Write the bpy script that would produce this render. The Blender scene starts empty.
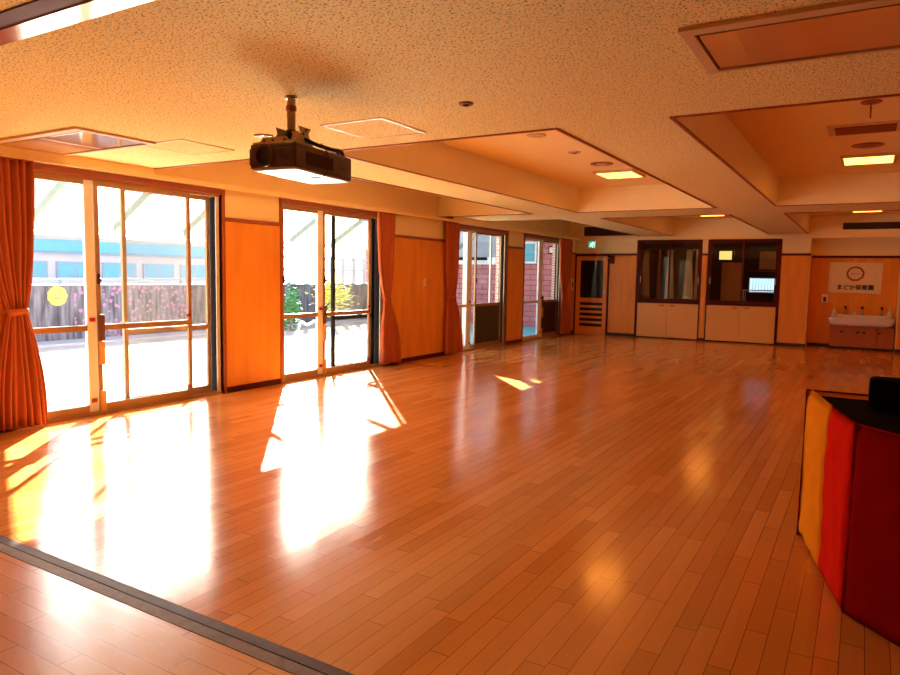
import bpy, bmesh, math, random
from mathutils import Vector, Matrix
random.seed(7)
SC = bpy.context.scene
COL = SC.collection
PI = math.pi
W3 = {}          # world location of every thing / part, by object name

# ------------------------------------------------------------------ camera
F_PX = 691.48; YAW = .5384; PITCH = -.0902; ROLL = .0175; CX = 6.4678; CZ = 1.45
_r = Vector((math.cos(YAW), math.sin(YAW), 0)); _f = Vector((-math.sin(YAW)*math.cos(PITCH), math.cos(YAW)*math.cos(PITCH), math.sin(PITCH)))
_u = _r.cross(_f)
R_ = _r*math.cos(ROLL)+_u*math.sin(ROLL); U_ = -_r*math.sin(ROLL)+_u*math.cos(ROLL)
cam = bpy.data.cameras.new('camera'); co = bpy.data.objects.new('camera', cam); COL.objects.link(co)
cam.sensor_fit = 'HORIZONTAL'; cam.sensor_width = 36; cam.lens = F_PX*36/900; cam.clip_start = .02; cam.clip_end = 500
m = Matrix((R_, U_, -_f)).transposed().to_4x4(); m.translation = Vector((CX, 0, CZ)); co.matrix_world = m
SC.camera = co

# ------------------------------------------------------------------ materials
def nodes(name):
    mt = bpy.data.materials.new(name); mt.use_nodes = True
    nt = mt.node_tree; return mt, nt, nt.nodes['Principled BSDF']
def N(nt, typ, **kw):
    n = nt.nodes.new(typ)
    for k, v in kw.items():
        if isinstance(k, str) and hasattr(n, k): setattr(n, k, v)
    return n
def mat(name, col, rough=.5, metal=0., spec=.5, noise=0., nscale=8., stretch=(1,1,1), bump=0., bscale=60., emis=None, es=0., coat=0., bands=None):
    mt, nt, b = nodes(name)
    b.inputs['Base Color'].default_value = (*col, 1); b.inputs['Roughness'].default_value = rough
    b.inputs['Metallic'].default_value = metal; b.inputs['Specular IOR Level'].default_value = spec
    b.inputs['Coat Weight'].default_value = coat; b.inputs['Coat Roughness'].default_value = .15
    tc = N(nt, 'ShaderNodeTexCoord'); mp = N(nt, 'ShaderNodeMapping'); mp.inputs['Scale'].default_value = stretch
    nt.links.new(tc.outputs['Object'], mp.inputs['Vector'])
    if noise or True:
        nz = N(nt, 'ShaderNodeTexNoise'); nz.inputs['Scale'].default_value = nscale; nz.inputs['Detail'].default_value = 5
        nt.links.new(mp.outputs[0], nz.inputs['Vector'])
        mx = N(nt, 'ShaderNodeMix', data_type='RGBA'); k = max(noise, .04)
        mx.inputs['A'].default_value = (*[c*(1-k) for c in col], 1); mx.inputs['B'].default_value = (*[min(1, c*(1+k)) for c in col], 1)
        nt.links.new(nz.outputs['Fac'], mx.inputs['Factor']); nt.links.new(mx.outputs['Result'], b.inputs['Base Color'])
    if bump:
        n2 = N(nt, 'ShaderNodeTexNoise'); n2.inputs['Scale'].default_value = bscale; n2.inputs['Detail'].default_value = 3
        nt.links.new(mp.outputs[0], n2.inputs['Vector'])
        bp_ = N(nt, 'ShaderNodeBump'); bp_.inputs['Strength'].default_value = bump; bp_.inputs['Distance'].default_value = .01
        nt.links.new(n2.outputs['Fac'], bp_.inputs['Height']); nt.links.new(bp_.outputs[0], b.inputs['Normal'])
    if emis:
        b.inputs['Emission Color'].default_value = (*emis, 1); b.inputs['Emission Strength'].default_value = es
    return mt
def math_(nt, op, a, b_=None):
    n = N(nt, 'ShaderNodeMath', operation=op)
    for i, v in enumerate((a, b_)):
        if v is None: continue
        if isinstance(v, (int, float)): n.inputs[i].default_value = v
        else: nt.links.new(v, n.inputs[i])
    return n.outputs[0]
def plank_mat(name, along, w, ln, cA, cB, rough):
    mt, nt, b = nodes(name)
    tc = N(nt, 'ShaderNodeTexCoord'); sp = N(nt, 'ShaderNodeSeparateXYZ'); nt.links.new(tc.outputs['Object'], sp.inputs[0])
    ac, al = (sp.outputs['X'], sp.outputs['Y']) if along == 'Y' else (sp.outputs['Y'], sp.outputs['X'])
    u = math_(nt, 'DIVIDE', ac, w); row = math_(nt, 'FLOOR', u); fu = math_(nt, 'FRACT', u)
    wn = N(nt, 'ShaderNodeTexWhiteNoise', noise_dimensions='1D'); nt.links.new(row, wn.inputs['W'])
    v = math_(nt, 'ADD', math_(nt, 'DIVIDE', al, ln), math_(nt, 'MULTIPLY', wn.outputs['Value'], 7.)); cell = math_(nt, 'FLOOR', v); fv = math_(nt, 'FRACT', v)
    cv = N(nt, 'ShaderNodeCombineXYZ'); nt.links.new(row, cv.inputs[0]); nt.links.new(cell, cv.inputs[1])
    w2 = N(nt, 'ShaderNodeTexWhiteNoise', noise_dimensions='3D'); nt.links.new(cv.outputs[0], w2.inputs['Vector'])
    mp = N(nt, 'ShaderNodeMapping'); mp.inputs['Scale'].default_value = (60, 4, 1) if along == 'Y' else (4, 60, 1)
    nt.links.new(tc.outputs['Object'], mp.inputs['Vector']); nz = N(nt, 'ShaderNodeTexNoise'); nz.inputs['Scale'].default_value = 1; nz.inputs['Detail'].default_value = 4
    nt.links.new(mp.outputs[0], nz.inputs['Vector'])
    fac = math_(nt, 'ADD', math_(nt, 'MULTIPLY', w2.outputs['Value'], .7), math_(nt, 'MULTIPLY', nz.outputs['Fac'], .35))
    mx = N(nt, 'ShaderNodeMix', data_type='RGBA'); mx.inputs['A'].default_value = (*cA, 1); mx.inputs['B'].default_value = (*cB, 1)
    nt.links.new(fac, mx.inputs['Factor'])
    eu = math_(nt, 'MINIMUM', fu, math_(nt, 'SUBTRACT', 1., fu)); ev = math_(nt, 'MINIMUM', fv, math_(nt, 'SUBTRACT', 1., fv))
    gap = math_(nt, 'MAXIMUM', math_(nt, 'LESS_THAN', eu, .016), math_(nt, 'LESS_THAN', ev, .0022))
    m2 = N(nt, 'ShaderNodeMix', data_type='RGBA'); m2.inputs['B'].default_value = (.09, .025, .006, 1)
    nt.links.new(mx.outputs['Result'], m2.inputs['A']); nt.links.new(math_(nt, 'MULTIPLY', gap, .85), m2.inputs['Factor'])
    nt.links.new(m2.outputs['Result'], b.inputs['Base Color'])
    n3 = N(nt, 'ShaderNodeTexNoise'); n3.inputs['Scale'].default_value = 1.3; nt.links.new(tc.outputs['Object'], n3.inputs['Vector'])
    ro = math_(nt, 'ADD', math_(nt, 'MULTIPLY', n3.outputs['Fac'], .08), math_(nt, 'MULTIPLY', w2.outputs['Value'], .03))
    nt.links.new(math_(nt, 'ADD', ro, rough-.05), b.inputs['Roughness'])
    b.inputs['Specular IOR Level'].default_value = 1.0
    bm_ = N(nt, 'ShaderNodeBump'); bm_.inputs['Strength'].default_value = .03; bm_.inputs['Distance'].default_value = .002
    nt.links.new(math_(nt, 'SUBTRACT', 1., gap), bm_.inputs['Height']); nt.links.new(bm_.outputs[0], b.inputs['Normal'])
    return mt
def plaster_mat(name, col):
    mt, nt, b = nodes(name)
    tc = N(nt, 'ShaderNodeTexCoord')
    nz = N(nt, 'ShaderNodeTexNoise'); nz.inputs['Scale'].default_value = 92; nz.inputs['Detail'].default_value = 2.5; nz.inputs['Roughness'].default_value = .6
    nt.links.new(tc.outputs['Object'], nz.inputs['Vector'])
    cr = N(nt, 'ShaderNodeValToRGB'); cr.color_ramp.elements[0].position = .375; cr.color_ramp.elements[1].position = .425
    cr.color_ramp.elements[0].color = (*[c*.10 for c in col], 1); cr.color_ramp.elements[1].color = (*col, 1)
    nt.links.new(nz.outputs['Fac'], cr.inputs[0]); nt.links.new(cr.outputs[0], b.inputs['Base Color'])
    bp_ = N(nt, 'ShaderNodeBump'); bp_.inputs['Strength'].default_value = .5; bp_.inputs['Distance'].default_value = .004
    nt.links.new(nz.outputs['Fac'], bp_.inputs['Height']); nt.links.new(bp_.outputs[0], b.inputs['Normal'])
    b.inputs['Roughness'].default_value = .9; b.inputs['Specular IOR Level'].default_value = .1
    return mt
def glass_mat(name, tint=(1,1,1), refl=.1, dirt=0.):
    mt = bpy.data.materials.new(name); mt.use_nodes = True; nt = mt.node_tree; nt.nodes.clear()
    o = N(nt, 'ShaderNodeOutputMaterial'); t = N(nt, 'ShaderNodeBsdfTransparent'); t.inputs[0].default_value = (*tint, 1)
    g = N(nt, 'ShaderNodeBsdfGlossy'); g.inputs['Roughness'].default_value = .02
    lw = N(nt, 'ShaderNodeLayerWeight'); lw.inputs['Blend'].default_value = .5
    fr = math_(nt, 'ADD', math_(nt, 'MULTIPLY', math_(nt, 'POWER', lw.outputs['Facing'], 5.), .9), .04)
    mx = N(nt, 'ShaderNodeMixShader'); nt.links.new(math_(nt, 'MULTIPLY', fr, refl*5), mx.inputs[0]); nt.links.new(t.outputs[0], mx.inputs[1]); nt.links.new(g.outputs[0], mx.inputs[2])
    last = mx
    if dirt:
        d = N(nt, 'ShaderNodeBsdfTranslucent'); d.inputs[0].default_value = (.9, .93, .95, 1); m2 = N(nt, 'ShaderNodeMixShader'); m2.inputs[0].default_value = dirt
        nt.links.new(mx.outputs[0], m2.inputs[1]); nt.links.new(d.outputs[0], m2.inputs[2]); last = m2
    nt.links.new(last.outputs[0], o.inputs[0]); return mt
def brick_mat(name, c1, c2, mortar, sx, sy, axis='XZ', ms=.015):
    mt, nt, b = nodes(name); tc = N(nt, 'ShaderNodeTexCoord'); sp = N(nt, 'ShaderNodeSeparateXYZ'); cb = N(nt, 'ShaderNodeCombineXYZ')
    nt.links.new(tc.outputs['Object'], sp.inputs[0])
    nt.links.new(math_(nt, 'ADD', sp.outputs['X'], sp.outputs['Y']), cb.inputs[0]); nt.links.new(sp.outputs['Z'], cb.inputs[1])
    br = N(nt, 'ShaderNodeTexBrick'); br.inputs['Scale'].default_value = 1; br.inputs['Brick Width'].default_value = sx; br.inputs['Row Height'].default_value = sy
    br.inputs['Mortar Size'].default_value = ms; br.inputs['Color1'].default_value = (*c1, 1); br.inputs['Color2'].default_value = (*c2, 1); br.inputs['Mortar'].default_value = (*mortar, 1)
    nt.links.new(cb.outputs[0], br.inputs['Vector']); nt.links.new(br.outputs['Color'], b.inputs['Base Color']); b.inputs['Roughness'].default_value = .8
    return mt
def mesh_mat(name, col, cell, thick):
    # fine woven insect screen: opaque threads, holes between them
    mt, nt, b = nodes(name); tc = N(nt, 'ShaderNodeTexCoord'); sp = N(nt, 'ShaderNodeSeparateXYZ'); nt.links.new(tc.outputs['Object'], sp.inputs[0])
    a = math_(nt, 'LESS_THAN', math_(nt, 'FRACT', math_(nt, 'DIVIDE', sp.outputs['Y'], cell)), thick)
    c = math_(nt, 'LESS_THAN', math_(nt, 'FRACT', math_(nt, 'DIVIDE', sp.outputs['Z'], cell)), thick)
    nt.links.new(math_(nt, 'MAXIMUM', a, c), b.inputs['Alpha']); b.inputs['Base Color'].default_value = (*col, 1); b.inputs['Roughness'].default_value = .6
    return mt
def painted_wall_mat():
    mt, nt, b = nodes('painted_block_wall'); tc = N(nt, 'ShaderNodeTexCoord')
    mp = N(nt, 'ShaderNodeMapping'); mp.inputs['Scale'].default_value = (1, 5, .7); nt.links.new(tc.outputs['Object'], mp.inputs['Vector'])
    nz = N(nt, 'ShaderNodeTexNoise'); nz.inputs['Scale'].default_value = 2.4; nz.inputs['Detail'].default_value = 6; nt.links.new(mp.outputs[0], nz.inputs['Vector'])
    cr = N(nt, 'ShaderNodeValToRGB'); cr.color_ramp.elements[0].position = .35; cr.color_ramp.elements[1].position = .65
    cr.color_ramp.elements[0].color = (.06, .06, .075, 1); cr.color_ramp.elements[1].color = (.22, .22, .26, 1); nt.links.new(nz.outputs['Fac'], cr.inputs[0])
    vo = N(nt, 'ShaderNodeTexVoronoi'); vo.inputs['Scale'].default_value = 9; nt.links.new(tc.outputs['Object'], vo.inputs['Vector'])
    sp = N(nt, 'ShaderNodeSeparateXYZ'); nt.links.new(tc.outputs['Object'], sp.inputs[0])
    reg = math_(nt, 'MULTIPLY', math_(nt, 'GREATER_THAN', sp.outputs['Y'], -2.45), math_(nt, 'LESS_THAN', sp.outputs['Y'], .6))
    dots = math_(nt, 'MULTIPLY', math_(nt, 'LESS_THAN', vo.outputs['Distance'], .38), reg)
    mx = N(nt, 'ShaderNodeMix', data_type='RGBA'); mx.inputs['B'].default_value = (.50, .22, .40, 1); nt.links.new(cr.outputs[0], mx.inputs['A']); nt.links.new(math_(nt, 'MULTIPLY', dots, .75), mx.inputs['Factor'])
    nt.links.new(mx.outputs['Result'], b.inputs['Base Color']); b.inputs['Roughness'].default_value = .9
    return mt

M = {}
M['floor'] = plank_mat('floor_planks', 'Y', .0851, .86, (.58, .205, .040), (.82, .35, .085), .155)
M['floor2'] = plank_mat('floor_planks_cross', 'X', .096, 1.1, (.64, .27, .085), (.80, .40, .14), .22)
CEILC = (.90, .78, .40)
M['plaster'] = plaster_mat('fissured_plaster', CEILC)
M['cream'] = mat('cream_paint', (.92, .70, .36), .75, noise=.03, spec=.2)
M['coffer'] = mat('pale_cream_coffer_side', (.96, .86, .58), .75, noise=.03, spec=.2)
M['creamw'] = mat('cream_wallpaper', (.92, .76, .44), .8, noise=.05, nscale=40, spec=.15)
M['panel'] = mat('orange_wood_panel', (.84, .31, .04), .42, noise=.24, nscale=2.2, stretch=(3, 3, .5), spec=.35)
M['trim'] = mat('dark_red_brown_wood', (.09, .012, .007), .5, noise=.2, spec=.15)
M['trim2'] = mat('red_brown_wood', (.33, .075, .025), .4, noise=.2)
M['base'] = mat('dark_skirting', (.035, .012, .008), .45)
M['alu'] = mat('bronze_aluminium', (.42, .24, .11), .4, metal=.3, noise=.05)
M['alud'] = mat('dark_aluminium', (.012, .008, .006), .7, spec=.1)
M['alul'] = mat('champagne_aluminium', (.68, .60, .50), .4, metal=.3)
M['glass'] = glass_mat('window_glass', (.97, .99, 1.), .1)
M['glassd'] = glass_mat('cupboard_glass', (.86, .84, .80), .12)
M['screen'] = mesh_mat('insect_screen', (.40, .38, .30), .014, .11)
M['darkpane'] = mat('dark_frosted_film', (.045, .045, .033), .5, noise=.25, nscale=5)
M['louvre'] = mat('dark_louvre', (.02, .015, .012), .45)
M['guard'] = mat('tan_foam_guard', (.72, .40, .13), .7, noise=.1)
M['guardb'] = mat('brown_foam_guard', (.16, .055, .02), .7)
M['red'] = mat('red_plastic', (.35, .02, .015), .4)
M['black'] = mat('black_plastic', (.012, .010, .010), .4)
M['blackm'] = mat('black_cloth', (.004, .004, .004), .95, spec=.05)
M['brownpl'] = mat('dark_brown_plastic', (.07, .022, .010), .42)
M['whitepl'] = mat('white_plastic', (.82, .78, .72), .4)
M['tile'] = brick_mat('pink_exterior_tile', (.62, .26, .20), (.70, .33, .26), (.72, .62, .56), .23, .065)
M['brick'] = brick_mat('rose_brick', (.50, .14, .14), (.60, .20, .19), (.20, .09, .09), .42, .16)
M['curt'] = mat('salmon_curtain_cloth', (.52, .135, .055), .85, noise=.08, nscale=30, spec=.1)
M['curtl'] = M['curt']
M['sand'] = mat('pale_sand', (.42, .40, .36), .95, noise=.12, nscale=1.2)
M['midgrey'] = mat('midgrey', (.50, .50, .50), .9, noise=.12, nscale=3)
M['teal'] = mat('teal_paving', (.10, .42, .46), .7, noise=.15)
M['pwall'] = painted_wall_mat()
M['steel'] = mat('grey_blue_steel', (.28, .36, .44), .5, metal=.2)
M['wht'] = mat('white_paint', (.85, .85, .85), .5)
M['cyan'] = mat('pale_cyan_cladding', (.14, .42, .55), .7, noise=.1, stretch=(1, 8, .4))
M['extw'] = mat('weathered_white_render', (.50, .52, .54), .8, noise=.1, nscale=3)
M['timber'] = mat('dark_grey_timber', (.13, .12, .13), .8, noise=.5, nscale=3, stretch=(1, 6, .3))
M['roofg'] = mat('grey_roof_tile', (.33, .32, .31), .7, noise=.1)
M['roofs'] = glass_mat('canopy_sheet', (.95, .99, 1.), .05, .04)
M['rafter'] = mat('pale_green_steel', (.11, .15, .125), .5)
M['leafg'] = mat('green_leaves', (.07, .26, .08), .7, noise=.3)
M['leafy'] = mat('yellow_green_leaves', (.50, .50, .10), .7, noise=.3)
M['lamp'] = mat('lit_diffuser', (.6, .4, .1), .5, emis=(1., .34, .04), es=4.)
M['metal'] = mat('brushed_steel', (.60, .48, .38), .3, metal=.9)
M['bronze'] = mat('beige_enamelled_metal', (.46, .28, .14), .4, metal=.2)
M['trackm'] = mat('worn_brass_track', (.22, .125, .06), .5, spec=.25, metal=.0, noise=.5, nscale=25)
M['trackd'] = mat('dark_brown_track', (.10, .038, .015), .5, spec=.25, metal=.0, noise=.6, nscale=25)
M['acpan'] = mat('grey_cassette_panel', (.90, .74, .60), .13, metal=.9)
M['accrm'] = mat('cassette_frame_plastic', (.66, .46, .26), .5)
M['cabd'] = mat('pale_beige_laminate', (.80, .42, .10), .5, noise=.04)
M['porc'] = mat('white_porcelain', (.86, .80, .76), .12, spec=.7)
M['sinkw'] = mat('brown_sink_cabinet', (.42, .11, .030), .45, noise=.15, stretch=(1, 1, .3))
M['poster'] = mat('cream_signboard', (.86, .68, .42), .6)
M['ink'] = mat('black_ink', (.01, .01, .01), .6)
M['inkr'] = mat('rust_red_ink', (.42, .07, .02), .6)
M['yel'] = mat('yellow_vinyl', (.86, .30, .012),   .85, spec=0., bump=.5, bscale=9, noise=.1)
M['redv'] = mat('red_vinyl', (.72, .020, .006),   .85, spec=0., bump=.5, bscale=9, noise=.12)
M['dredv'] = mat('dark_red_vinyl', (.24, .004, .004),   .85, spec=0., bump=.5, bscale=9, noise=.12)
M['green'] = mat('lit_green_sign', (.0, .35, .15), .4, emis=(0., .35, .14), es=.5)
M['greenw'] = mat('lit_white_pictogram', (.9, .9, .9), .4, emis=(.6, .9, .7), es=.8)
M['card'] = mat('cardboard_brown', (.45, .24, .10), .8, noise=.1)
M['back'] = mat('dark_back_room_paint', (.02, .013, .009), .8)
M['cool'] = mat('glowing_back_pane', (.8, .9, 1), .5, emis=(.45, .72, 1.), es=.8)
M['warmp'] = mat('glowing_amber_pane', (.9, .6, .2), .5, emis=(1., .55, .15), es=.7)
M['ypaint'] = mat('yellow_paint', (.80, .58, .12), .8)
M['opaint'] = mat('orange_paint', (.70, .25, .08), .8)
M['fl1'] = mat('green_patterned_cloth', (.62, .66, .40), .9, noise=.7, nscale=25)
M['fl2'] = mat('cream_patterned_cloth', (.95, .82, .60), .9, noise=.5, nscale=25)
M['grille'] = mat('black_grille', (.02, .015, .012), .6)

# ------------------------------------------------------------------ mesh helpers
class MB:
    def __init__(s): s.bm = bmesh.new(); s.mi = 0
    def box(s, x0, x1, y0, y1, z0, z1, mi=None, M4=None):
        vs = [s.bm.verts.new(Vector(p)) for p in ((x0,y0,z0),(x1,y0,z0),(x1,y1,z0),(x0,y1,z0),(x0,y0,z1),(x1,y0,z1),(x1,y1,z1),(x0,y1,z1))]
        if M4:
            for v in vs: v.co = M4 @ v.co
        for f in ((0,3,2,1),(4,5,6,7),(0,1,5,4),(1,2,6,5),(2,3,7,6),(3,0,4,7)):
            fc = s.bm.faces.new([vs[i] for i in f]); fc.material_index = s.mi if mi is None else mi
        return s
    def rbox(s, x0, x1, y0, y1, z0, z1, r=.005, seg=2, M4=None):
        t = MB(); t.box(x0, x1, y0, y1, z0, z1)
        bmesh.ops.bevel(t.bm, geom=t.bm.edges[:], offset=r, segments=seg, affect='EDGES', profile=.6)
        s.join(t, M4); return s
    def join(s, t, M4=None):
        mp = {}
        for v in t.bm.verts: mp[v] = s.bm.verts.new(M4 @ v.co if M4 else v.co)
        for f in t.bm.faces:
            try: g = s.bm.faces.new([mp[v] for v in f.verts]); g.material_index = f.material_index or s.mi; g.smooth = f.smooth
            except ValueError: pass
        t.bm.free(); return s
    def tube(s, pts, r, n=10, cap=True):
        pts = [Vector(p) for p in pts]; rings = []
        for i, p in enumerate(pts):
            d = (pts[min(i+1, len(pts)-1)]-pts[max(i-1, 0)]).normalized()
            a = d.cross(Vector((0,0,1)) if abs(d.z) < .9 else Vector((1,0,0))).normalized(); b = d.cross(a)
            rr = r[i] if isinstance(r, (list, tuple)) else r
            rings.append([s.bm.verts.new(p+(a*math.cos(2*PI*k/n)+b*math.sin(2*PI*k/n))*rr) for k in range(n)])
        for A, B in zip(rings, rings[1:]):
            for k in range(n):
                f = s.bm.faces.new((A[k], A[(k+1)%n], B[(k+1)%n], B[k])); f.smooth = True; f.material_index = s.mi
        if cap:
            s.bm.faces.new(rings[0][::-1]).material_index = s.mi; s.bm.faces.new(rings[-1]).material_index = s.mi
        return s
    def lathe(s, c, prof, n=20, M4=None):
        rings = []
        for r, z in prof:
            rings.append([s.bm.verts.new((lambda q: M4 @ q if M4 else q)(Vector((c[0]+r*math.cos(2*PI*k/n), c[1]+r*math.sin(2*PI*k/n), c[2]+z)))) for k in range(n)])
        for A, B in zip(rings, rings[1:]):
            for k in range(n):
                f = s.bm.faces.new((A[k], A[(k+1)%n], B[(k+1)%n], B[k])); f.smooth = True; f.material_index = s.mi
        s.bm.faces.new(rings[0][::-1]); s.bm.faces.new(rings[-1]); return s
    def prism(s, poly, ax, a0, a1):
        # poly of 2-D points, extruded along axis ax from a0 to a1
        def P(p, a): return {'x': (a, p[0], p[1]), 'y': (p[0], a, p[1]), 'z': (p[0], p[1], a)}[ax]
        A = [s.bm.verts.new(P(p, a0)) for p in poly]; B = [s.bm.verts.new(P(p, a1)) for p in poly]; n = len(poly)
        for f in ([A[::-1]], [B]): s.bm.faces.new(f[0]).material_index = s.mi
        for k in range(n): s.bm.faces.new((A[k], A[(k+1)%n], B[(k+1)%n], B[k])).material_index = s.mi
        return s
def bx(*a): return MB().box(*a)
def obj(name, mb, m, parent=None):
    bm = mb.bm; bmesh.ops.recalc_face_normals(bm, faces=bm.faces[:])
    off = W3.get(parent.name, Vector()) if parent else Vector()
    if not parent:
        xs = [v.co for v in bm.verts]
        off = Vector((sum(v.x for v in xs)/len(xs), sum(v.y for v in xs)/len(xs), min(v.z for v in xs)))
        if name.startswith(('floor', 'ceiling', 'wall_', 'ground', 'baseboard', 'trim_')) : off = Vector()
    for v in bm.verts: v.co -= off
    me = bpy.data.meshes.new(name); bm.to_mesh(me); bm.free()
    for k in (m if isinstance(m, (list, tuple)) else [m]): me.materials.append(M[k])
    o = bpy.data.objects.new(name, me); COL.objects.link(o)
    if parent: o.parent = parent
    else: o.location = off
    W3[o.name] = off
    return o
def thing(name, loc, label=None, cat=None, group=None, kind=None):
    o = bpy.data.objects.new(name, None); COL.objects.link(o); o.location = loc; o.empty_display_size = .1; W3[o.name] = Vector(loc)
    tag(o, label, cat, group, kind); return o
def tag(o, label=None, cat=None, group=None, kind=None):
    for k, v in (('label', label), ('category', cat), ('group', group), ('kind', kind)):
        if v: o[k] = v
    return o
def struct(name, mb, m, parent=None, label=None):
    o = obj(name, mb, m, parent)
    if not parent: o['kind'] = 'structure'
    if label: o['label'] = label
    return o

# ------------------------------------------------------------------ room numbers
L = 17.07; ZC = 2.488; ZK = 2.86; XR = 10.2; YB = -4.2
WIN = [(3.25, 5.60), (6.56, 8.77), (10.90, 13.07), (13.93, 16.12)]
ZH = 2.38       # underside of curtain box
# floor
struct('floor', bx(-.24, XR, 1.885, 17.62, -.08, 0), 'floor', label='orange wooden strip floor with glossy finish')
struct('floor_near', bx(-.24, XR, YB, 1.765, -.08, 0), 'floor2', label='orange wooden strip floor on the near side of the metal track')
struct('floor_channel', bx(-.24, XR, 1.765, 1.885, -.08, -.012), 'black')
tr = thing('floor_track', (5, 1.825, -.012), 'pair of worn metal partition rails sunk in the floor', 'floor track')
obj('rail', bx(0, XR, 1.768, 1.824, -.012, .002), 'trackm', tr)
obj('rail', bx(0, XR, 1.832, 1.882, -.012, .001), 'trackd', tr)

# left wall (inner leaf, x -.16..0) and tiled outer leaf
segs = []; y = YB
for a, b in WIN: segs.append((y, a)); y = b
segs.append((y, L))
mb = MB()
for a, b in segs: mb.box(-.16, 0, a, b, 0, 2.42)
for a, b in WIN: mb.box(-.16, 0, a, b, ZH, 2.42)
mb.box(-.24, -.20, YB, L, 2.42, 3.05)
struct('wall_left', mb, 'creamw', label='cream painted wall with four sliding glass doors')
mb = MB()
for a, b in segs: mb.box(-.24, -.16, a, b, -.1, 2.42)
mb.box(-.32, -.24, YB, L+.4, 2.60, 3.6)
for a, b in segs: mb.box(-.32, -.24, a, b, 2.38, 2.60)
struct('wall_left_cladding', mb, 'tile', label='pink tiled outer face of the window wall')
# wainscot panels with seams
pn = 0
for a, b in segs:
    a2 = max(a, YB)
    cuts = [a2+.03]
    w = b-a2
    if abs(b-10.90) < .01: cuts += [9.82]
    cuts.append(b-.03)
    pm = MB()
    for c0, c1 in zip(cuts, cuts[1:]): pm.rbox(0, .012, c0+.002, c1-.002, .07, 2.03, .003, 1)
    pn += 1; struct('wall_left_panel_%d' % pn, pm, 'panel')
    struct('trim_%d' % pn, MB().box(0, .022, a2, b, 2.03, 2.075), 'trim2')
    struct('baseboard_left_%d' % pn, MB().box(0, .02, a2, b, 0, .07), 'trim')
n_tr = 10
for a, b in WIN:                                   # red-brown linings round each opening
    mb = MB(); mb.box(-.16, .025, a-.035, a, 0, 2.36); mb.box(-.16, .025, b, b+.035, 0, 2.36); mb.box(-.16, .03, a-.035, b+.035, 2.325, 2.385)
    struct('trim_%d' % n_tr, mb, 'trim2'); n_tr += 1
# curtain box under the ceiling
mb = MB(); mb.box(.11, .13, YB, 4.62, 2.385, ZC); mb.box(.11, .13, 4.62, 10.68, 2.385, 2.435); mb.box(.11, .13, 10.68, 11.82, 2.385, ZC); mb.box(.11, .13, 11.82, L-.05, 2.385, 2.435); mb.box(-.20, .11, YB, L-.05, 2.42, 2.435)
struct('trim_%d' % n_tr, mb, 'cream', label='long cream curtain box above the windows'); n_tr += 1
struct('trim_%d' % n_tr, MB().box(.055, .075, YB, L, 2.395, 2.42), 'alul', label='curtain rail under the curtain box'); n_tr += 1

# right wall, back wall
struct('wall_right', bx(XR, XR+.15, YB, 17.7, 0, 3.0), 'panel')
struct('wall_back', bx(-.3, XR+.1, YB-.15, YB, 0, 3.0), 'panel')

# far wall, built as segments
mb = MB()
mb.box(-.24, 1.62, L, L+.12, 0, 3.0)
mb.box(3.135, 3.265, L, L+.12, 0, 2.38); mb.box(1.62, 4.81, L, L+.12, 2.38, 3.0)
mb.box(4.81, 5.40, L, L+.55, 0, 3.0); mb.box(5.40, 7.07, L+.45, L+.6, 0, 3.0); mb.box(5.40, 7.07, L, L+.45, 2.44, 3.0)
mb.box(7.07, XR, L, L+.6, 0, 3.0)
struct('wall_far', mb, 'creamw')
pm = MB(); pm.rbox(.93, 1.60, L-.012, L, .07, 2.01, .003, 1); pm.rbox(4.83, 5.385, L-.012, L, .07, 2.01, .003, 1); pm.rbox(7.085, 8.4, L-.012, L, .07, 2.01, .003, 1)
pm.rbox(3.15, 3.25, L-.012, L, .07, 2.01, .003, 1)
pm.box(5.40, 5.41, L, L+.44, .07, 2.01)
struct('wall_far_panel', pm, 'panel')
pm = MB(); pm.rbox(5.41, 6.24, L+.438, L+.45, .07, 1.97, .003, 1); pm.rbox(6.245, 7.065, L+.438, L+.45, .07, 1.97, .003, 1)
struct('wall_alcove_panel', pm, 'panel')
mb = MB(); mb.box(0, 1.63, L-.03, L, 2.01, 2.055); mb.box(3.13, 3.27, L-.03, L, 2.01, 2.055); mb.box(4.81, 5.41, L-.03, L, 2.01, 2.055); mb.box(5.40, 7.07, L+.42, L+.45, 1.97, 2.02); mb.box(7.07, XR, L-.03, L, 2.01, 2.055)
struct('trim_%d' % n_tr, mb, 'trim'); n_tr += 1
mb = MB(); mb.box(.90, 1.62, L-.02, L, 0, .07); mb.box(3.135, 3.265, L-.02, L, 0, .07); mb.box(4.81, 5.41, L-.02, L, 0, .07); mb.box(5.41, 7.07, L+.42, L+.44, 0, .07); mb.box(7.07, XR, L-.02, L, 0, .07)
struct('baseboard_far', mb, 'base')
mb = MB(); mb.box(4.79, 4.83, L-.02, L+.02, 0, 2.38); mb.box(1.60, 1.635, L-.02, L+.02, 0, 2.38)
struct('trim_%d' % n_tr, mb, 'trim'); n_tr += 1
struct('trim_%d' % n_tr, bx(-.2, XR, L-.05, L, 2.385, 2.47), 'cream'); n_tr += 1
# back room seen through the glazed hatches
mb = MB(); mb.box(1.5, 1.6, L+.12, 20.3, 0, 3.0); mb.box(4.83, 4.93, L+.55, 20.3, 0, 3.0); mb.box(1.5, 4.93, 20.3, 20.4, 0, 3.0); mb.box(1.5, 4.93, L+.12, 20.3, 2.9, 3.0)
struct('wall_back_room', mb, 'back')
struct('floor_back_room', bx(1.5, 4.93, L+.12, 20.3, -.08, 0), 'back')

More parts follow.
